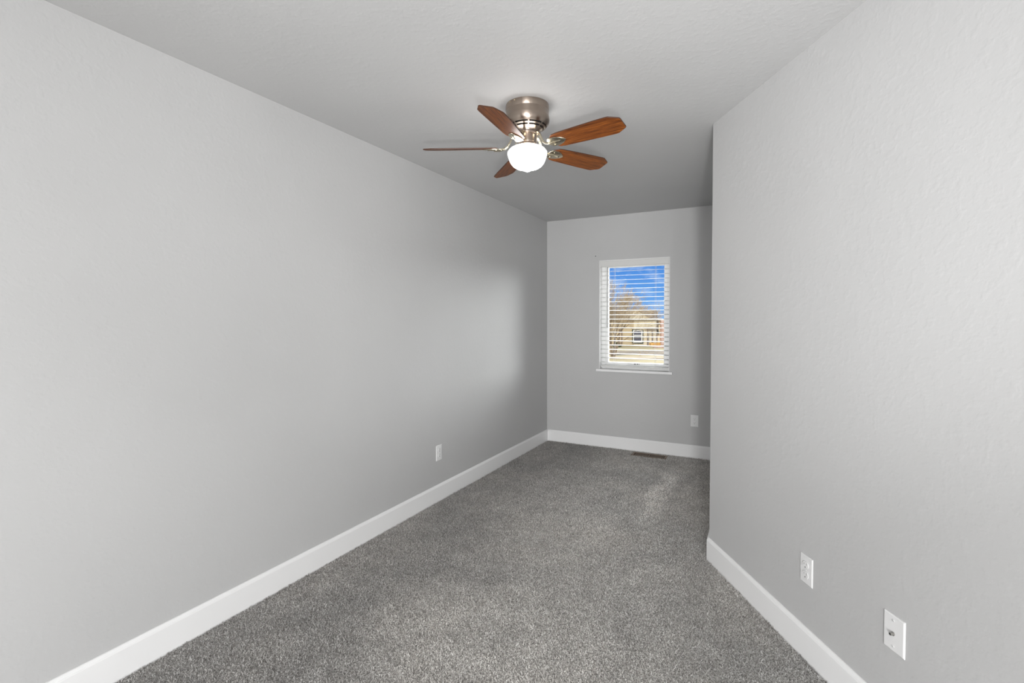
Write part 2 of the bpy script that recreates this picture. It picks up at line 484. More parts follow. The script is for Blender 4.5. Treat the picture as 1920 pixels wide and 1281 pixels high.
# outer edge of the right wall: return wall + angled wall
structure(MB().prism([CN, BW(WB).xy, BW(WB + TW).xy, RW(-0.02, -0.30).xy, RW(QR, -TW).xy, RW(QR).xy], 0, H).build('wall_right', M['wall']),
          'grey painted right wall ending in an outside corner')
structure(MB().prism([(rl.x, YR), (rr.x, YR), (rr.x, YR - TW), (rl.x, YR - TW)], 0, H).build('wall_rear', M['wall']))

# back wall with the window opening
S0, S1, Z0, Z1 = 0.600, 1.318, 0.809, 1.976
DEP = 0.14
wb = MB()
def bwx(v): return BW(v.x, -v.y, v.z)             # x along the wall, y outwards (away from the room)
for a, b in (((-TW, 0, 0), (S0, DEP, H)), ((S1, 0, 0), (WB + TW, DEP, H)), ((S0, 0, 0), (S1, DEP, Z0)), ((S0, 0, Z1), (S1, DEP, H))):
    wb.box(a, b, 0, bwx)
structure(wb.build('wall_back', M['wall']), 'far grey wall with one narrow window')

# cut pile standing on the carpet: strands rooted between the baseboards, leaving the floor register clear
def pile_region():
    mb = MB(); e = 0.0155
    def P_(a, b): p = BW(a, b, 0.0006); return tuple(p)
    def right(b):
        if b <= -((CN - P0).dot(d1)): return WB - e
        b0 = -((CN - P0).dot(d1)); k = (-dr).dot(n1) / -((-dr).dot(d1))
        return WB + (b - b0) * k - e
    cuts = [e, 0.056, 0.184, 0.7, 1.4, -((CN - P0).dot(d1)) + 0.0, 2.8, 3.5, 4.2, 5.0]
    for a, b in zip(cuts[:-1], cuts[1:]):
        if abs(a - 0.056) < 1e-6:
            spans = [(e, 0.979), (1.326, None)]
        else:
            spans = [(e, None)]
        for s0, s1 in spans:
            mb.add([P_(s0, a), P_(s1 if s1 else right(a + 1e-5), a), P_(s1 if s1 else right(b), b), P_(s0, b)], [(0, 1, 2, 3)])
    return mb
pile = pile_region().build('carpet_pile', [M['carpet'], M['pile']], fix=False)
for p in pile.data.polygons:
    if p.normal.z < 0: p.flip()
tag(pile, 'short grey brown cut pile covering the whole floor', 'carpet', kind='stuff')
pm = pile.modifiers.new('pile', 'PARTICLE_SYSTEM')
ps = pm.particle_system.settings
ps.type = 'HAIR'
ps.count = PILE_COUNT
ps.hair_length = 0.0068
ps.hair_step = 2
ps.emit_from = 'FACE'
ps.distribution = 'RAND'
ps.use_even_distribution = True
ps.use_advanced_hair = True
ps.brownian_factor = 0.0028
ps.factor_random = 0.0
ps.length_random = 0.5
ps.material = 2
ps.root_radius = 1.0
ps.tip_radius = 0.75
ps.radius_scale = 0.0021
ps.use_hair_bspline = False
ps.render_step = 2
pm.particle_system.seed = 3

# baseboards: profile (offset from wall, height) swept along a mitred path
PROF = [(0.0, 0.0), (0.0142, 0.0), (0.0142, 0.1125), (0.0125, 0.1150), (0.0108, 0.1160), (0.0104, 0.1178), (0.0080, 0.1225), (0.0050, 0.1262), (0.0020, 0.1275), (0.0, 0.1275)]
def sweep(name, path, label):
    """path: xy points; the room lies to the right of the walking direction"""
    pts = [Vector(p) for p in path]
    mb = MB(); n = len(PROF)
    for i, p in enumerate(pts):
        dirs = []
        if i > 0: dirs.append((pts[i] - pts[i - 1]).normalized())
        if i < len(pts) - 1: dirs.append((pts[i + 1] - pts[i]).normalized())
        ns = [Vector((d.y, -d.x)) for d in dirs]
        if len(ns) == 2:
            b = (ns[0] + ns[1]).normalized(); b = b / b.dot(ns[0])
        else:
            b = ns[0]
        for off, z in PROF:
            q = p + b * off
            mb.v.append((q.x, q.y, z))
    for i in range(len(pts) - 1):
        for j in range(n):
            j2 = (j + 1) % n
            mb.f.append((i * n + j, i * n + j2, (i + 1) * n + j2, (i + 1) * n + j)); mb.m.append(0)
    mb.f.append(tuple(range(n))); mb.m.append(0)
    mb.f.append(tuple(range((len(pts) - 1) * n, len(pts) * n))); mb.m.append(0)
    return structure(mb.build(name, M['trim']), label)
sweep('baseboard_left', [LW(TL).xy, LW(0).xy], 'white baseboard along the left wall')
sweep('baseboard_back', [LW(0).xy + n1 * 0.0142, BW(WB - 0.0142).xy], 'white baseboard under the window wall')
sweep('baseboard_right', [BW(WB).xy - d1 * 0.0142, CN, RW(QR).xy], 'white baseboard on the right wall turning the corner')

# ------------------------------------------------------------------ window (set into the back wall)
win = thing('window_1', BW(S0, 0, Z0), math.atan2(n1.y, n1.x))   # local x along the wall, y outwards, z up
structure(win, 'narrow white framed window in the far wall')
WW, WH = S1 - S0, Z1 - Z0
jb = MB()
jb.box((0, 0, 0.0), (0.005, 0.085, WH)).box((WW - 0.005, 0, 0.0), (WW, 0.085, WH)).box((0.005, 0, WH - 0.005), (WW - 0.005, 0.085, WH))
jb.build('jamb', M['trim'], win)
fr = MB()
def ring(mb, x0, x1, z0, z1, w, y0, y1):
    mb.box((x0, y0, z0), (x0 + w, y1, z1)).box((x1 - w, y0, z0), (x1, y1, z1))
    mb.box((x0 + w, y0, z0), (x1 - w, y1, z0 + w)).box((x0 + w, y0, z1 - w), (x1 - w, y1, z1))
ring(fr, 0.0, WW, 0.024, WH, 0.045, 0.086, 0.139)
fr.build('window_frame', M['vinyl'], win, bevel=0.003)
sa = MB(); ring(sa, 0.045, WW - 0.045, 0.069, WH - 0.045, 0.026, 0.096, 0.130)
sa.build('sash', M['vinyl'], win, bevel=0.003)
MB().box((0.070, 0.112, 0.094), (WW - 0.070, 0.116, WH - 0.070)).build('glass_pane', M['glass'], win)
sl = MB().box((-0.026, -0.030, 0.0), (WW + 0.034, 0.0, 0.025)).box((0.0, 0.0, 0.0), (WW, 0.086, 0.025))
sl.build('window_sill', M['trim'], win, bevel=0.003)
st = MB()
st.box((0.272, 0.0952, 0.071), (0.412, 0.0962, 0.089), 0)
for i in range(9): st.box((0.280 + i * 0.007, 0.0948, 0.077), (0.285 + i * 0.007, 0.0956, 0.083), 2)
for a, b in ((0.346, 0.356), (0.358, 0.366), (0.377, 0.388), (0.396, 0.402)): st.box((a, 0.0946, 0.075), (b, 0.0956, 0.085), 1)
st.build('sticker', [M['sticker'], M['ink'], M['ink_pale']], win)['label'] = 'small white sticker with dark marks on the lower frame'

# ------------------------------------------------------------------ horizontal blind inside the opening
bl = thing('window_blind', BW(S0, 0, 0.835), math.atan2(n1.y, n1.x))
tag(bl, 'white horizontal slat blind, slats open, hanging in the far window', 'window blind')
zb = 0.835
xa, xb = 0.009, WW - 0.009
va = MB().box((0.0065, 0.000, 1.906 - zb), (WW - 0.0065, 0.010, 1.972 - zb))
va.box((0.0065, -0.003, 1.962 - zb), (WW - 0.0065, 0.0, 1.969 - zb)).box((0.0065, -0.003, 1.909 - zb), (WW - 0.0065, 0.0, 1.915 - zb))
va.build('valance', M['blind'], bl, bevel=0.0015)
MB().box((xa, 0.014, 1.918 - zb), (xb, 0.068, 1.970 - zb)).build('head_rail', M['blind'], bl, bevel=0.002)
tilt = math.radians(5.2)
def slat_mesh():
    mb = MB(); W = 0.050; T = 0.0021; n = 6
    top, bot = [], []
    for i in range(n + 1):
        u = -W / 2 + W * i / n
        zc = 0.0014 * (1 - (2 * u / W) ** 2)
        y = u * math.cos(tilt) - zc * math.sin(tilt); z = u * math.sin(tilt) + zc * math.cos(tilt)
        top.append((y, z + T / 2)); bot.append((y, z - T / 2))
    prof = top + bot[::-1]; k = len(prof)
    vs = [(xa, y, z) for y, z in prof] + [(xb, y, z) for y, z in prof]
    mb.add(vs, [tuple(range(k)), tuple(range(k, 2 * k))] + [(i, (i + 1) % k, k + (i + 1) % k, k + i) for i in range(k)])
    return mb
slat = slat_mesh().build('slat', M['blind'], bl, smooth=30)
NS = 22
ZT, ZBm = 1.860, 0.9045
for i in range(NS):
    o = slat if i == 0 else slat.copy()
    if i: COL.objects.link(o); o.parent = bl
    o.location = (0, 0.041, ZT + (ZBm - ZT) * i / (NS - 1) - zb)
MB().box((xa, 0.017, 0.8545 - zb), (xb, 0.066, 0.8715 - zb)).build('bottom_rail', M['blind'], bl, bevel=0.003)
for x in (0.152, 0.572):
    cd = MB()
    for y in (0.0155, 0.0665): cd.tube([(x, y, 0.866 - zb), (x, y, 1.93 - zb)], 0.0007, 6)
    cd.tube([(x + 0.006, 0.041, 0.866 - zb), (x + 0.006, 0.041, 1.93 - zb)], 0.0008, 6)
    cd.build('ladder_cord', M['cord'], bl)
wd = MB().tube([(0.086, 0.0115, 1.93 - zb), (0.084, 0.0112, 1.905 - zb), (0.083, 0.010, 1.29 - zb)], 0.0034, 8).tube([(0.083, 0.010, 1.302 - zb), (0.083, 0.010, 1.272 - zb)], 0.0045, 8)
wd.build('tilt_wand', M['wand'], bl, smooth=40)['label'] = 'grey tilt wand'

# ------------------------------------------------------------------ wall plates
def plate_mesh(w, h, d=0.0044, e=0.0030):
    mb = MB()
    x, z = w / 2, h / 2
    vs = [(-x, 0, -z), (x, 0, -z), (x, 0, z), (-x, 0, z),
          (-x, d * 0.45, -z), (x, d * 0.45, -z), (x, d * 0.45, z), (-x, d * 0.45, z),
          (-x + e, d, -z + e), (x - e, d, -z + e), (x - e, d, z - e), (-x + e, d, z - e)]
    fs = [(0, 1, 2, 3), (8, 11, 10, 9)]
    for a in (0, 4):
        for i in range(4):
            j = (i + 1) % 4; fs.append((a + i, a + 4 + i, a + 4 + j, a + j))
    return mb.add(vs, fs)
def disc_y(mb, cx, cz, r, y0, y1, seg=20, mi=0, clip=None):
    pts = []
    for i in range(seg):
        a = 2 * PI * i / seg
        x, z = r * math.cos(a), r * math.sin(a)
        if clip: z = max(-clip, min(clip, z))
        pts.append((cx + x, cz + z))
    k = len(pts)
    vs = [(x, y0, z) for x, z in pts] + [(x, y1, z) for x, z in pts]
    return mb.add(vs, [tuple(range(k)), tuple(range(k, 2 * k))] + [(i, (i + 1) % k, k + (i + 1) % k, k + i) for i in range(k)], mi)
def make_outlet():
    t = thing('wall_outlet')
    plate_mesh(0.071, 0.114).build('cover_plate', M['plate'], t)
    for zc in (0.0197, -0.0197):
        r = disc_y(MB(), 0, zc, 0.0172, 0.0050, 0.0078, 28, 0, 0.0142).build('receptacle', M['plate'], t, bevel=0.0006)
        s = MB().box((-0.0078, 0.0070, zc + 0.0005), (-0.0056, 0.0081, zc + 0.0095)).box((0.0056, 0.0070, zc + 0.0015), (0.0076, 0.0081, zc + 0.0085))
        disc_y(s, 0, zc - 0.0075, 0.0026, 0.0070, 0.0081, 12, 1)
        s.build('socket_slots', [M['slot_pale'], M['slot']], r)['label'] = 'dark plug slots'
    disc_y(MB(), 0, 0, 0.0032, 0.0050, 0.0068, 14).build('screw', M['plate'], t)
    return t
GO = 'duplex outlets on the walls'
ol = make_outlet(); ol.location = LW(2.059, 0, 0.3635); ol.rotation_euler.z = ANG_L
tag(ol, 'white duplex outlet low on the long left wall', 'wall outlet', GO)
ob = copy_tree(ol); ob.location = BW(1.5605, 0, 0.366); ob.rotation_euler.z = ANG_B
tag(ob, 'small white duplex outlet on the far wall below and right of the window', 'wall outlet', GO)
orr = copy_tree(ol); orr.location = RW(0.8125, 0, 0.3585); orr.rotation_euler.z = ANG_R
tag(orr, 'white duplex outlet on the right wall, the one nearer the outside corner', 'wall outlet', GO)
cj = thing('cable_jack', RW(1.2258, 0, 0.3655), ANG_R)
tag(cj, 'white cable wall plate with a metal coax connector on the right wall', 'cable jack')
plate_mesh(0.0775, 0.1165, 0.0050, 0.0036).build('cover_plate', M['plate'], cj)
cn = disc_y(MB(), 0, 0, 0.0062, 0.0055, 0.0085, 6)
disc_y(cn, 0, 0, 0.0046, 0.0085, 0.0170, 18)
cno = cn.build('coax_connector', M['chrome'], cj); cno['label'] = 'threaded metal connector'
disc_y(MB(), 0, 0, 0.0030, 0.0165, 0.0174, 14).build('socket_hole', M['slot'], cno)
for z in (0.0415, -0.0415):
    sc = disc_y(MB(), 0, z, 0.0036, 0.0055, 0.0074, 16).build('screw', M['plate'], cj)
    MB().box((-0.0030, 0.0070, z - 0.0004), (0.0030, 0.0076, z + 0.0004)).build('screw_slot', M['slot'], sc)

# nail left in the far wall
nl = thing('nail', BW(0.559, 0, 2.0265), ANG_B)
tag(nl, 'tiny dark nail in the far wall above the window\'s left corner', 'nail')
disc_y(MB(), 0, 0, 0.0048, 0.0035, 0.0060, 12).build('nail_head', M['nail'], nl)
MB().tube([(0, -0.002, 0), (0, 0.0042, 0)], 0.0018, 8).build('nail_shank', M['nail'], nl)

# ------------------------------------------------------------------ floor register
RX0, RX1, RY0, RY1 = 0.983, 1.322, 0.060, 0.180
rg = thing('floor_register', BW((RX0 + RX1) / 2, (RY0 + RY1) / 2, 0.0), math.atan2(n1.y, n1.x))
tag(rg, 'brown metal floor register in the carpet beneath the window', 'floor vent')
hx, hy = (RX1 - RX0) / 2, (RY1 - RY0) / 2
f = MB()
for a, b in (((-hx, -hy, 0), (hx, -hy + 0.017, 0.006)), ((-hx, hy - 0.017, 0), (hx, hy, 0.006)), ((-hx, -hy + 0.017, 0), (-hx + 0.022, hy - 0.017, 0.006)),
             ((hx - 0.022, -hy + 0.017, 0), (hx, hy - 0.017, 0.006)), ((-0.006, -hy + 0.017, 0), (0.006, hy - 0.017, 0.006))):
    f.box(a, b)
f.build('frame', M['register'], rg, bevel=0.002)
MB().box((-hx + 0.02, -hy + 0.015, 0.0003), (hx - 0.02, hy - 0.015, 0.0010)).build('duct_opening', M['duct'], rg)
for k in range(2):
    g = MB()
    x0, x1 = ((-hx + 0.022, -0.006), (0.006, hx - 0.022))[k]
    n = 11
    for i in range(1, n):
        x = x0 + (x1 - x0) * i / n
        g.add([(x - 0.0022, -hy + 0.016, 0.005), (x - 0.0006, -hy + 0.016, 0.005), (x - 0.0006, hy - 0.016, 0.005), (x - 0.0022, hy - 0.016, 0.005),
               (x + 0.0012, -hy + 0.016, 0.0010), (x + 0.0028, -hy + 0.016, 0.0010), (x + 0.0028, hy - 0.016, 0.0010), (x + 0.0012, hy - 0.016, 0.0010)],
              [(0, 1, 2, 3), (4, 7, 6, 5), (0, 4, 5, 1), (1, 5, 6, 2), (2, 6, 7, 3), (3, 7, 4, 0)])
    g.build('louver_bank', M['register'], rg)

# ------------------------------------------------------------------ ceiling fan
FX, FY = 0.079, 2.522
fan = thing('ceiling_fan', (FX, FY, H))
tag(fan, 'brushed nickel hugger ceiling fan with five walnut blades and lit globe', 'ceiling fan')
# housing, z measured down from the ceiling; two rows of vent slots set into the lower curve
def housing():
    prof = [(0.1035, 0.0), (0.1075, -0.003), (0.1085, -0.010), (0.1085, -0.030), (0.1070, -0.0325), (0.1070, -0.0345), (0.1085, -0.037), (0.1085, -0.060),
            (0.1105, -0.063), (0.1115, -0.067), (0.1120, -0.078), (0.1105, -0.088), (0.1060, -0.098), (0.0995, -0.1055), (0.0975, -0.1075), (0.0915, -0.1125),
            (0.0880, -0.1150), (0.0845, -0.1175), (0.0765, -0.1220), (0.0730, -0.1238), (0.064, -0.1290), (0.058, -0.1345), (0.0565, -0.1385)]
    seg = 80
    mb = MB(); n = len(prof)
    for r, z in prof:
        for j in range(seg):
            a = 2 * PI * j / seg
            mb.v.append((r * math.cos(a), r * math.sin(a), z))
    for i in range(n - 1):
        for j in range(seg):
            j2 = (j + 1) % seg
            slot = (i in (14, 17)) and (j % 10 not in (0,)) 
            ids = (i * seg + j, (i + 1) * seg + j, (i + 1) * seg + j2, i * seg + j2)
            mb.f.append(ids); mb.m.append(1 if slot else 0)
    mb.f.append(tuple(range(seg))); mb.m.append(0)
    mb.f.append(tuple((n - 1) * seg + j for j in range(seg))); mb.m.append(0)
    o = mb.build('motor_housing', [M['nickel'], M['vent']], fan)
    bm = bmesh.new(); bm.from_mesh(o.data)
    sf = [f for f in bm.faces if f.material_index == 1]
    r = bmesh.ops.extrude_face_region(bm, geom=sf)
    nv = [v for v in r['geom'] if isinstance(v, bmesh.types.BMVert)]
    for v in nv:
        d = Vector((v.co.x, v.co.y, 0)).normalized()
        v.co -= d * 0.010 - Vector((0, 0, 0.006))
    bmesh.ops.delete(bm, geom=sf, context='FACES')
    bmesh.ops.recalc_face_normals(bm, faces=bm.faces)
    bm.to_mesh(o.data); bm.free()
    for p in o.data.polygons: p.use_smooth = True
    o.data.set_sharp_from_angle(angle=math.radians(35))
    return o
hs = housing()
for a in (-2.52, -2.22):
    c, s = math.cos(a), math.sin(a)
    sc = MB().tube([(c * 0.107, s * 0.107, -0.0085), (c * 0.1105, s * 0.1105, -0.0085)], 0.0042, 12).build('mounting_screw', M['bracket'], hs, smooth=40)
MB().lathe([(0.050, -0.138), (0.0555, -0.1395), (0.0565, -0.144), (0.0555, -0.1485), (0.050, -0.150)], 48).build('rotor_hub', M['nickel'], fan, smooth=35)
sw = MB().lathe([(0.0465, -0.149), (0.0475, -0.152), (0.0475, -0.186), (0.0485, -0.1875), (0.0485, -0.1895), (0.0475, -0.191), (0.0500, -0.194), (0.0575, -0.200), (0.0590, -0.207), (0.056, -0.210)], 48)
swo = sw.build('switch_housing', M['nickel'], fan, smooth=35)
for a in (-1.57, 0.5, 2.6):
    c, s = math.cos(a), math.sin(a)
    MB().tube([(c * 0.046, s * 0.046, -0.183), (c * 0.0505, s * 0.0505, -0.183)], 0.0036, 12).build('thumb_screw', M['bracket'], swo, smooth=40)
gl = MB().lathe([(0.046, -0.200), (0.0485, -0.207), (0.058, -0.2095), (0.074, -0.2135), (0.087, -0.2205), (0.0935, -0.2275), (0.0945, -0.2310), (0.0985, -0.2345), (0.0995, -0.2415), (0.0985, -0.248),
                 (0.0955, -0.258), (0.0905, -0.274), (0.0830, -0.289), (0.0715, -0.3025), (0.056, -0.3120), (0.040, -0.3170), (0.026, -0.3195), (0.019, -0.3225), (0.012, -0.3290), (0.004, -0.3320), (0.0, -0.3323)], 64, close=False)
gl.build('lamp_globe', M['globe'], fan, smooth=50)['label'] = 'glowing white opal glass globe'
# blades and their brackets
BZ = -0.2125
PITCHB = math.radians(-15.5)
def blade_mb():
    up = [(0.150, 0.030), (0.172, 0.049), (0.200, 0.0535), (0.300, 0.0580), (0.400, 0.0620), (0.464, 0.0630), (0.478, 0.0615), (0.519, 0.0385), (0.525, 0.031)]
    poly = up + [(x, -y) for x, y in up[::-1]]
    k = len(poly); T = 0.0055
    mb = MB()
    e = 0.0012
    def shrink(p):
        x, y = p
        return (x + (e if x < 0.16 else (-e if x > 0.50 else 0)), y - math.copysign(e, y))
    inner = [shrink(p) for p in poly]
    rings = [[(x, y, T / 2) for x, y in inner], [(x, y, T / 2 - e) for x, y in poly], [(x, y, -T / 2 + e) for x, y in poly], [(x, y, -T / 2) for x, y in inner]]
    vs = sum(rings, [])
    mb.add(vs, [tuple(range(k))]); 
    mb.f.append(tuple(3 * k + i for i in range(k))); mb.m.append(0)
    for r in range(3):
        for i in range(k):
            j = (i + 1) % k
            mb.f.append((r * k + i, r * k + j, (r + 1) * k + j, (r + 1) * k + i)); mb.m.append(1)
    return mb
def tilt_x(o): pass
def bracket_mb():
    """arm from the hub curving down and out, then a shield plate under the blade (plate in the blade's pitched plane)"""
    mb = MB()
    path = [(0.052, 0, -0.1455 - BZ), (0.066, 0, -0.150 - BZ), (0.078, 0, -0.163 - BZ), (0.088, 0, -0.184 - BZ), (0.100, 0, -0.203 - BZ), (0.116, 0, -0.2155 - BZ), (0.140, 0, -0.0085), (0.170, 0, -0.0075)]
    n = len(path)
    # flat bar section that twists into the blade pitch at its outer end
    k = len(mb.v)
    for i, p in enumerate(path):
        p = Vector(p)
        t = (Vector(path[min(i + 1, n - 1)]) - Vector(path[max(i - 1, 0)])).normalized()
        u = i / (n - 1)
        w = 0.0085 + 0.002 * u; th = 0.0042
        side = Vector((0, 1, 0)); nrm = t.cross(side)
        a = PITCHB * max(0, (u - 0.55) / 0.45)
        side, nrm = side * math.cos(a) - nrm * math.sin(a) * 1, nrm * math.cos(a) + side * math.sin(a)
        for sx, sy in ((-1, -1), (-0.6, 1), (0.6, 1), (1, -1)):
            mb.v.append(tuple(p + side * w * sx + nrm * th * sy))
    for i in range(n - 1):
        for j in range(4):
            j2 = (j + 1) % 4
            mb.f.append((k + i * 4 + j, k + i * 4 + j2, k + (i + 1) * 4 + j2, k + (i + 1) * 4 + j)); mb.m.append(0)
    mb.f.append((k, k + 1, k + 2, k + 3)); mb.m.append(0)
    e = k + (n - 1) * 4
    mb.f.append((e, e + 1, e + 2, e + 3)); mb.m.append(0)
    # shield plate, pitched about x
    def px(p):
        x, y, z = p
        return (x, y * math.cos(PITCHB) - z * math.sin(PITCHB), y * math.sin(PITCHB) + z * math.cos(PITCHB))
    up = [(0.130, 0.014), (0.138, 0.028), (0.150, 0.033), (0.178, 0.033), (0.204, 0.024), (0.220, 0.012), (0.229, 0.0)]
    poly = up + [(x, -y) for x, y in up[-2::-1]]
    k2 = len(poly)
    vs = [px((x, y, -0.0029)) for x, y in poly] + [px((x, y, -0.0060)) for x, y in poly] + [px((0.178 + (x - 0.178) * 0.80, y * 0.78, -0.0082)) for x, y in poly]
    fs = [tuple(range(k2)), tuple(2 * k2 + i for i in range(k2))]
    for r in (0, 1):
        for i in range(k2):
            j = (i + 1) % k2; fs.append((r * k2 + i, r * k2 + j, (r + 1) * k2 + j, (r + 1) * k2 + i))
    mb.add(vs, fs)
    # raised spine along the plate
    vs = [px(q) for q in ((0.132, 0.009, -0.0075), (0.132, -0.009, -0.0075), (0.205, -0.006, -0.0078), (0.205, 0.006, -0.0078),
                          (0.132, 0.006, -0.0125), (0.132, -0.006, -0.0125), (0.200, -0.004, -0.0108), (0.200, 0.004, -0.0108))]
    mb.add(vs, [(0, 1, 2, 3), (4, 7, 6, 5), (0, 4, 5, 1), (1, 5, 6, 2), (2, 6, 7, 3), (3, 7, 4, 0)])
    return mb, px
blade0 = None
BA = [math.radians(-38.5 + 72 * k) for k in range(5)]
bmesh_b = None
for k, a in enumerate(BA):
    if k == 0:
        bo = blade_mb().build('blade', [M['walnut'], M['walnut_edge']], fan)
        kb, px = bracket_mb()
        ko = kb.build('blade_bracket', M['bracket'], fan, smooth=35, bevel=0.0008)
        scs = []
        for (x, y) in ((0.198, 0.0), (0.158, 0.021), (0.158, -0.021)):
            q0, q1 = px((x, y, -0.0070)), px((x, y, -0.0112 if y == 0 else -0.0098))
            scs.append(MB().tube([q0, q1], 0.0042, 12).build('bracket_screw', M['nail'] if y == 0 else M['bracket'], ko, smooth=40))
    else:
        bo2 = bo.copy(); COL.objects.link(bo2); bo2.parent = fan
        ko2 = ko.copy(); COL.objects.link(ko2); ko2.parent = fan
        for s_ in scs:
            c_ = s_.copy(); COL.objects.link(c_); c_.parent = ko2
    b_, k_ = (bo, ko) if k == 0 else (bo2, ko2)
    # positive rotation about the radial axis lifts the counter-clockwise edge
    b_.rotation_euler = (PITCHB, 0, a)
    b_.location = (0, 0, BZ)
    k_.rotation_euler = (0, 0, a)
    k_.location = (0, 0, BZ)
# pull chain: leaves the switch housing on the left and hangs behind the globe's shoulder
pc = MB()
pp = [(-0.046, 0.010, -0.166), (-0.054, 0.012, -0.170), (-0.058, 0.013, -0.184), (-0.0605, 0.014, -0.200), (-0.064, 0.0145, -0.2085)]
pc.tube(pp, 0.0010, 6)
for i in range(18):
    u = i / 17 * (len(pp) - 1); j = min(int(u), len(pp) - 2); t = u - j
    q = Vector(pp[j]).lerp(Vector(pp[j + 1]), t)
    pc.box((q.x - 0.0013, q.y - 0.0013, q.z - 0.0013), (q.x + 0.0013, q.y + 0.0013, q.z + 0.0013))
pc.build('pull_chain', M['bracket'], fan)

# ------------------------------------------------------------------ outdoors, beyond the window
GZ = -0.85
structure(MB().box((-50, 6.0, GZ - 0.3), (70, 120, GZ)).build('lawn', M['lawn']), 'dry tan lawn outside the window')
structure(MB().box((-50, 27.0, GZ), (70, 28.3, GZ + 0.04)).build('sidewalk', M['walk']), 'pale strip of sidewalk across the lawn')
structure(MB().box((-50, 30.0, GZ), (70, 33.2, GZ + 0.03)).build('road', M['road']), 'tan road beyond the lawn')
gb = MB().box((10.7, 37.2, GZ), (15.5, 37.5, GZ + 0.16)).build('garden_edging', M['brick'])
tag(gb, 'low pinkish brick edging in front of the cream house', 'garden edging')

hs_ = thing('house', (9, 40, GZ))
tag(hs_, 'cream house with brown shingle roof across the lawn outside', 'house')
def hx_(v): return (v[0] - 9, v[1] - 40, v[2] - GZ)
def hpart(name, m_, boxes, parent=None, bevel=0):
    mb = MB()
    for a, b in boxes: mb.box(hx_(a), hx_(b))
    return mb.build(name, m_, parent or hs_, bevel=bevel)
hpart('main_wall', M['siding_tan'], [((4.5, 40.0, GZ), (9.85, 46, 1.36))])
# entry wall with vertical board ribs
ew = MB().box(hx_((9.85, 39.95, GZ)), hx_((11.66, 46, 1.36)))
x = 9.95
while x < 11.6:
    ew.box(hx_((x, 39.92, GZ)), hx_((x + 0.03, 39.95, 1.30))); x += 0.22
ew.build('entry_wall', M['siding'], hs_)
pw = MB().box(hx_((11.66, 40.3, GZ)), hx_((15.5, 45, 1.22)))
x = 11.8
while x < 15.4:
    pw.box(hx_((x, 40.27, GZ)), hx_((x + 0.03, 40.3, 1.20))); x += 0.20
pw.build('wing_wall', M['siding'], hs_)
hpart('wing_fascia', M['fascia'], [((11.55, 40.1, 1.22), (15.7, 45.2, 1.34))])
# roof: front and rear slopes, ridge a little longer than the eave
rv = [hx_(p) for p in ((4.2, 39.82, 1.34), (11.72, 39.82, 1.34), (12.10, 41.4, 2.09), (4.2, 41.4, 2.09), (4.2, 46.4, 1.34), (11.72, 46.4, 1.34))]
rv2 = [(a, b, c - 0.08) for a, b, c in rv]
MB().add(rv + rv2, [(0, 1, 2, 3), (3, 2, 5, 4), (6, 9, 8, 7), (9, 10, 11, 8), (0, 6, 7, 1), (4, 5, 11, 10), (1, 7, 8, 2), (2, 8, 11, 5), (0, 3, 9, 6), (3, 4, 10, 9)]).build('roof', M['shingle'], hs_)
hpart('gutter', M['fascia'], [((4.2, 39.76, 1.25), (11.74, 39.82, 1.36))])
gv = [(8.6, 1.36), (11.0, 1.36), (10.02, 2.00), (9.7, 2.00)]
gm_ = MB()
vs = [hx_((x, 39.72, z)) for x, z in gv] + [hx_((x, 41.0, z)) for x, z in gv]
gm_.add(vs, [(0, 1, 2, 3), (4, 7, 6, 5), (0, 4, 5, 1), (1, 5, 6, 2), (2, 6, 7, 3), (3, 7, 4, 0)])
gm_.build('front_gable', M['siding'], hs_)
wf = MB()
wx0, wx1, wz0, wz1 = 9.69, 10.57, -0.63, 0.50
def rg2(mb, x0, x1, z0, z1, w, y0, y1):
    for a, b in (((x0, y0, z0), (x0 + w, y1, z1)), ((x1 - w, y0, z0), (x1, y1, z1)), ((x0 + w, y0, z0), (x1 - w, y1, z0 + w)), ((x0 + w, y0, z1 - w), (x1 - w, y1, z1))):
        mb.box(hx_(a), hx_(b))
rg2(wf, wx0, wx1, wz0, wz1, 0.055, 39.84, 39.95)
wfo = wf.build('window_trim', M['dark_trim'], hs_); wfo['label'] = 'dark green window trim'
wi = MB(); rg2(wi, wx0 + 0.055, wx1 - 0.055, wz0 + 0.055, wz1 - 0.055, 0.085, 39.86, 39.95)
wi.box(hx_((wx0 + 0.12, 39.87, -0.03)), hx_((wx1 - 0.12, 39.95, 0.04)))
wi.build('window_sash', M['fascia'], wfo)
hpart('window_pane', M['pane'], [((wx0 + 0.10, 39.91, wz0 + 0.10), (wx1 - 0.10, 39.945, wz1 - 0.10))], wfo)
for x in (10.86, 11.22):
    hpart('porch_post', M['post'], [((x, 39.70, GZ), (x + 0.045, 39.76, 0.55))])
hpart('porch_rail', M['fascia'], [((10.60, 39.68, 0.55), (11.60, 39.80, 0.66))])
for x in (8.64, 8.84):
    hpart('downspout', M['post'], [((x, 39.93, GZ), (x + 0.06, 40.0, 0.52))])
lt = hpart('lantern', M['dark_trim'], [((11.80, 40.12, 0.12), (11.90, 40.22, 0.42)), ((11.835, 40.15, 0.42), (11.865, 40.19, 1.22))])
lt['label'] = 'black hanging lantern'
hpart('brick_pier', M['brick'], [((12.05, 39.9, GZ), (12.75, 40.27, 1.22))])
bx = MB().box((11.02, 39.25, GZ), (11.76, 39.6, GZ + 0.05)).box((11.0, 39.22, GZ + 0.05), (11.78, 39.63, GZ + 0.28))
tag(bx.build('planter_box', M['orange']), 'low orange tan wooden box standing against the cream house', 'planter box')

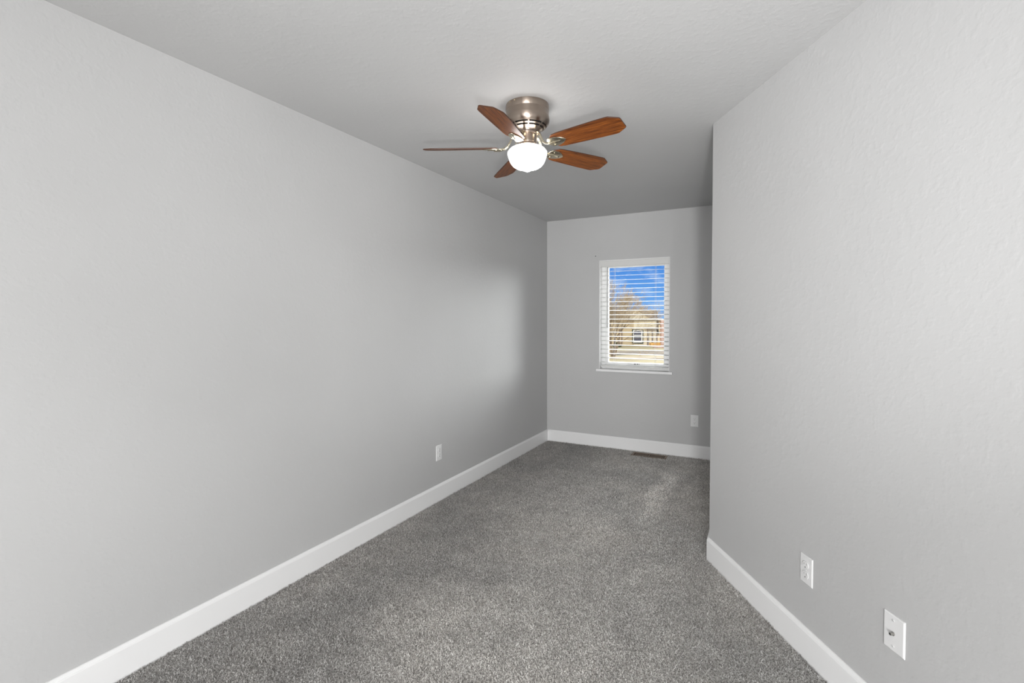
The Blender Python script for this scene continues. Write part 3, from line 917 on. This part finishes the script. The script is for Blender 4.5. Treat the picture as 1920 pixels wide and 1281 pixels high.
def shrub(x, y, r, label):
    rnd = random.Random(int(x * 100))
    mb = MB()
    for i in range(420):
        v = Vector((rnd.gauss(0, 1), rnd.gauss(0, 1), rnd.gauss(0, 1))).normalized() * r * rnd.uniform(0.65, 1.0)
        v.z = abs(v.z) * 1.1
        a = Vector((rnd.gauss(0, 1), rnd.gauss(0, 1), rnd.gauss(0, 1))).normalized() * r * 0.2
        b = a.cross(Vector((rnd.gauss(0, 1), rnd.gauss(0, 1), rnd.gauss(0, 1)))).normalized() * r * 0.1
        mb.add([v - a, v + b, v + a, v - b], [(0, 1, 2, 3)])
    mb.tube([(0, 0, 0), (0, 0, r * 0.8)], r * 0.12, 6)
    o = mb.build('shrub', M['shrub'], fix=False)
    o.location = (x, y, GZ)
    tag(o, label, 'shrub', 'shrubs outside')
shrub(12.20, 39.0, 0.24, 'small dark green shrub at the foot of the brick pier')
shrub(8.15, 38.4, 0.34, 'rounded dark green shrub behind the bare tree\'s trunk')

def tree(x, y, h, spread, label, seed, nstem, lean, depth=6, tw=1.0):
    rnd = random.Random(seed)
    t = thing('bare_tree', (x, y, GZ))
    tag(t, label, 'tree', 'bare trees outside')
    tk, br = MB(), MB()
    def grow(p, d, L, r, lev):
        n = 3
        pts = [p]; rads = [r]
        dd = d.copy()
        for i in range(n):
            dd = (dd + Vector((rnd.gauss(0, 0.13), rnd.gauss(0, 0.13), rnd.gauss(0, 0.08) + 0.02))).normalized()
            pts.append(pts[-1] + dd * L / n); rads.append(r * (1 - 0.38 * (i + 1) / n))
        if lev <= 1: tk.tube(pts, rads, 7, caps=False)
        else: br.tube(pts, rads, 4 if lev < 4 else 3, mi=0 if lev < 4 else 1, caps=False)
        if lev >= depth: return
        kids = 3 if lev < 3 else (3 if rnd.random() < 0.7 else 2)
        for i in range(kids):
            u = rnd.uniform(0.45, 1.0) if i else 1.0
            j = min(int(u * n), n - 1); q = pts[j].lerp(pts[j + 1], u * n - j) if u < 1 else pts[-1]
            ax = Vector((rnd.gauss(0, 1), rnd.gauss(0, 1), rnd.gauss(0, 0.4)))
            side = (ax - dd * ax.dot(dd)).normalized()
            ang = rnd.uniform(0.25, 0.85) if i else rnd.uniform(0.05, 0.35)
            nd = (dd * math.cos(ang) + side * math.sin(ang) * spread).normalized()
            grow(q, nd, L * rnd.uniform(0.62, 0.84), max(rads[-1] * rnd.uniform(0.55, 0.8), 0.0045 * tw), lev + 1)
    for s in range(nstem):
        a = 2 * PI * s / nstem + 0.4
        d0 = Vector((math.cos(a) * lean, math.sin(a) * lean, 1)).normalized()
        grow(Vector((math.cos(a) * 0.07, math.sin(a) * 0.07, -0.05)), d0, h * 0.30, h * 0.020, 0)
    tk.build('trunk', M['bark'], t, smooth=60, fix=False)
    br.build('branches', [M['bark'], M['twig']], t, fix=False)
tree(5.85, 28.6, 4.25, 1.0, 'multi stemmed bare tree in front of the house outside the window', 11, 4, 0.28, 7, 1.2)
tree(13.9, 50.0, 4.1, 1.0, 'distant bare tree showing above the house roof', 5, 2, 0.20, 6, 1.4)
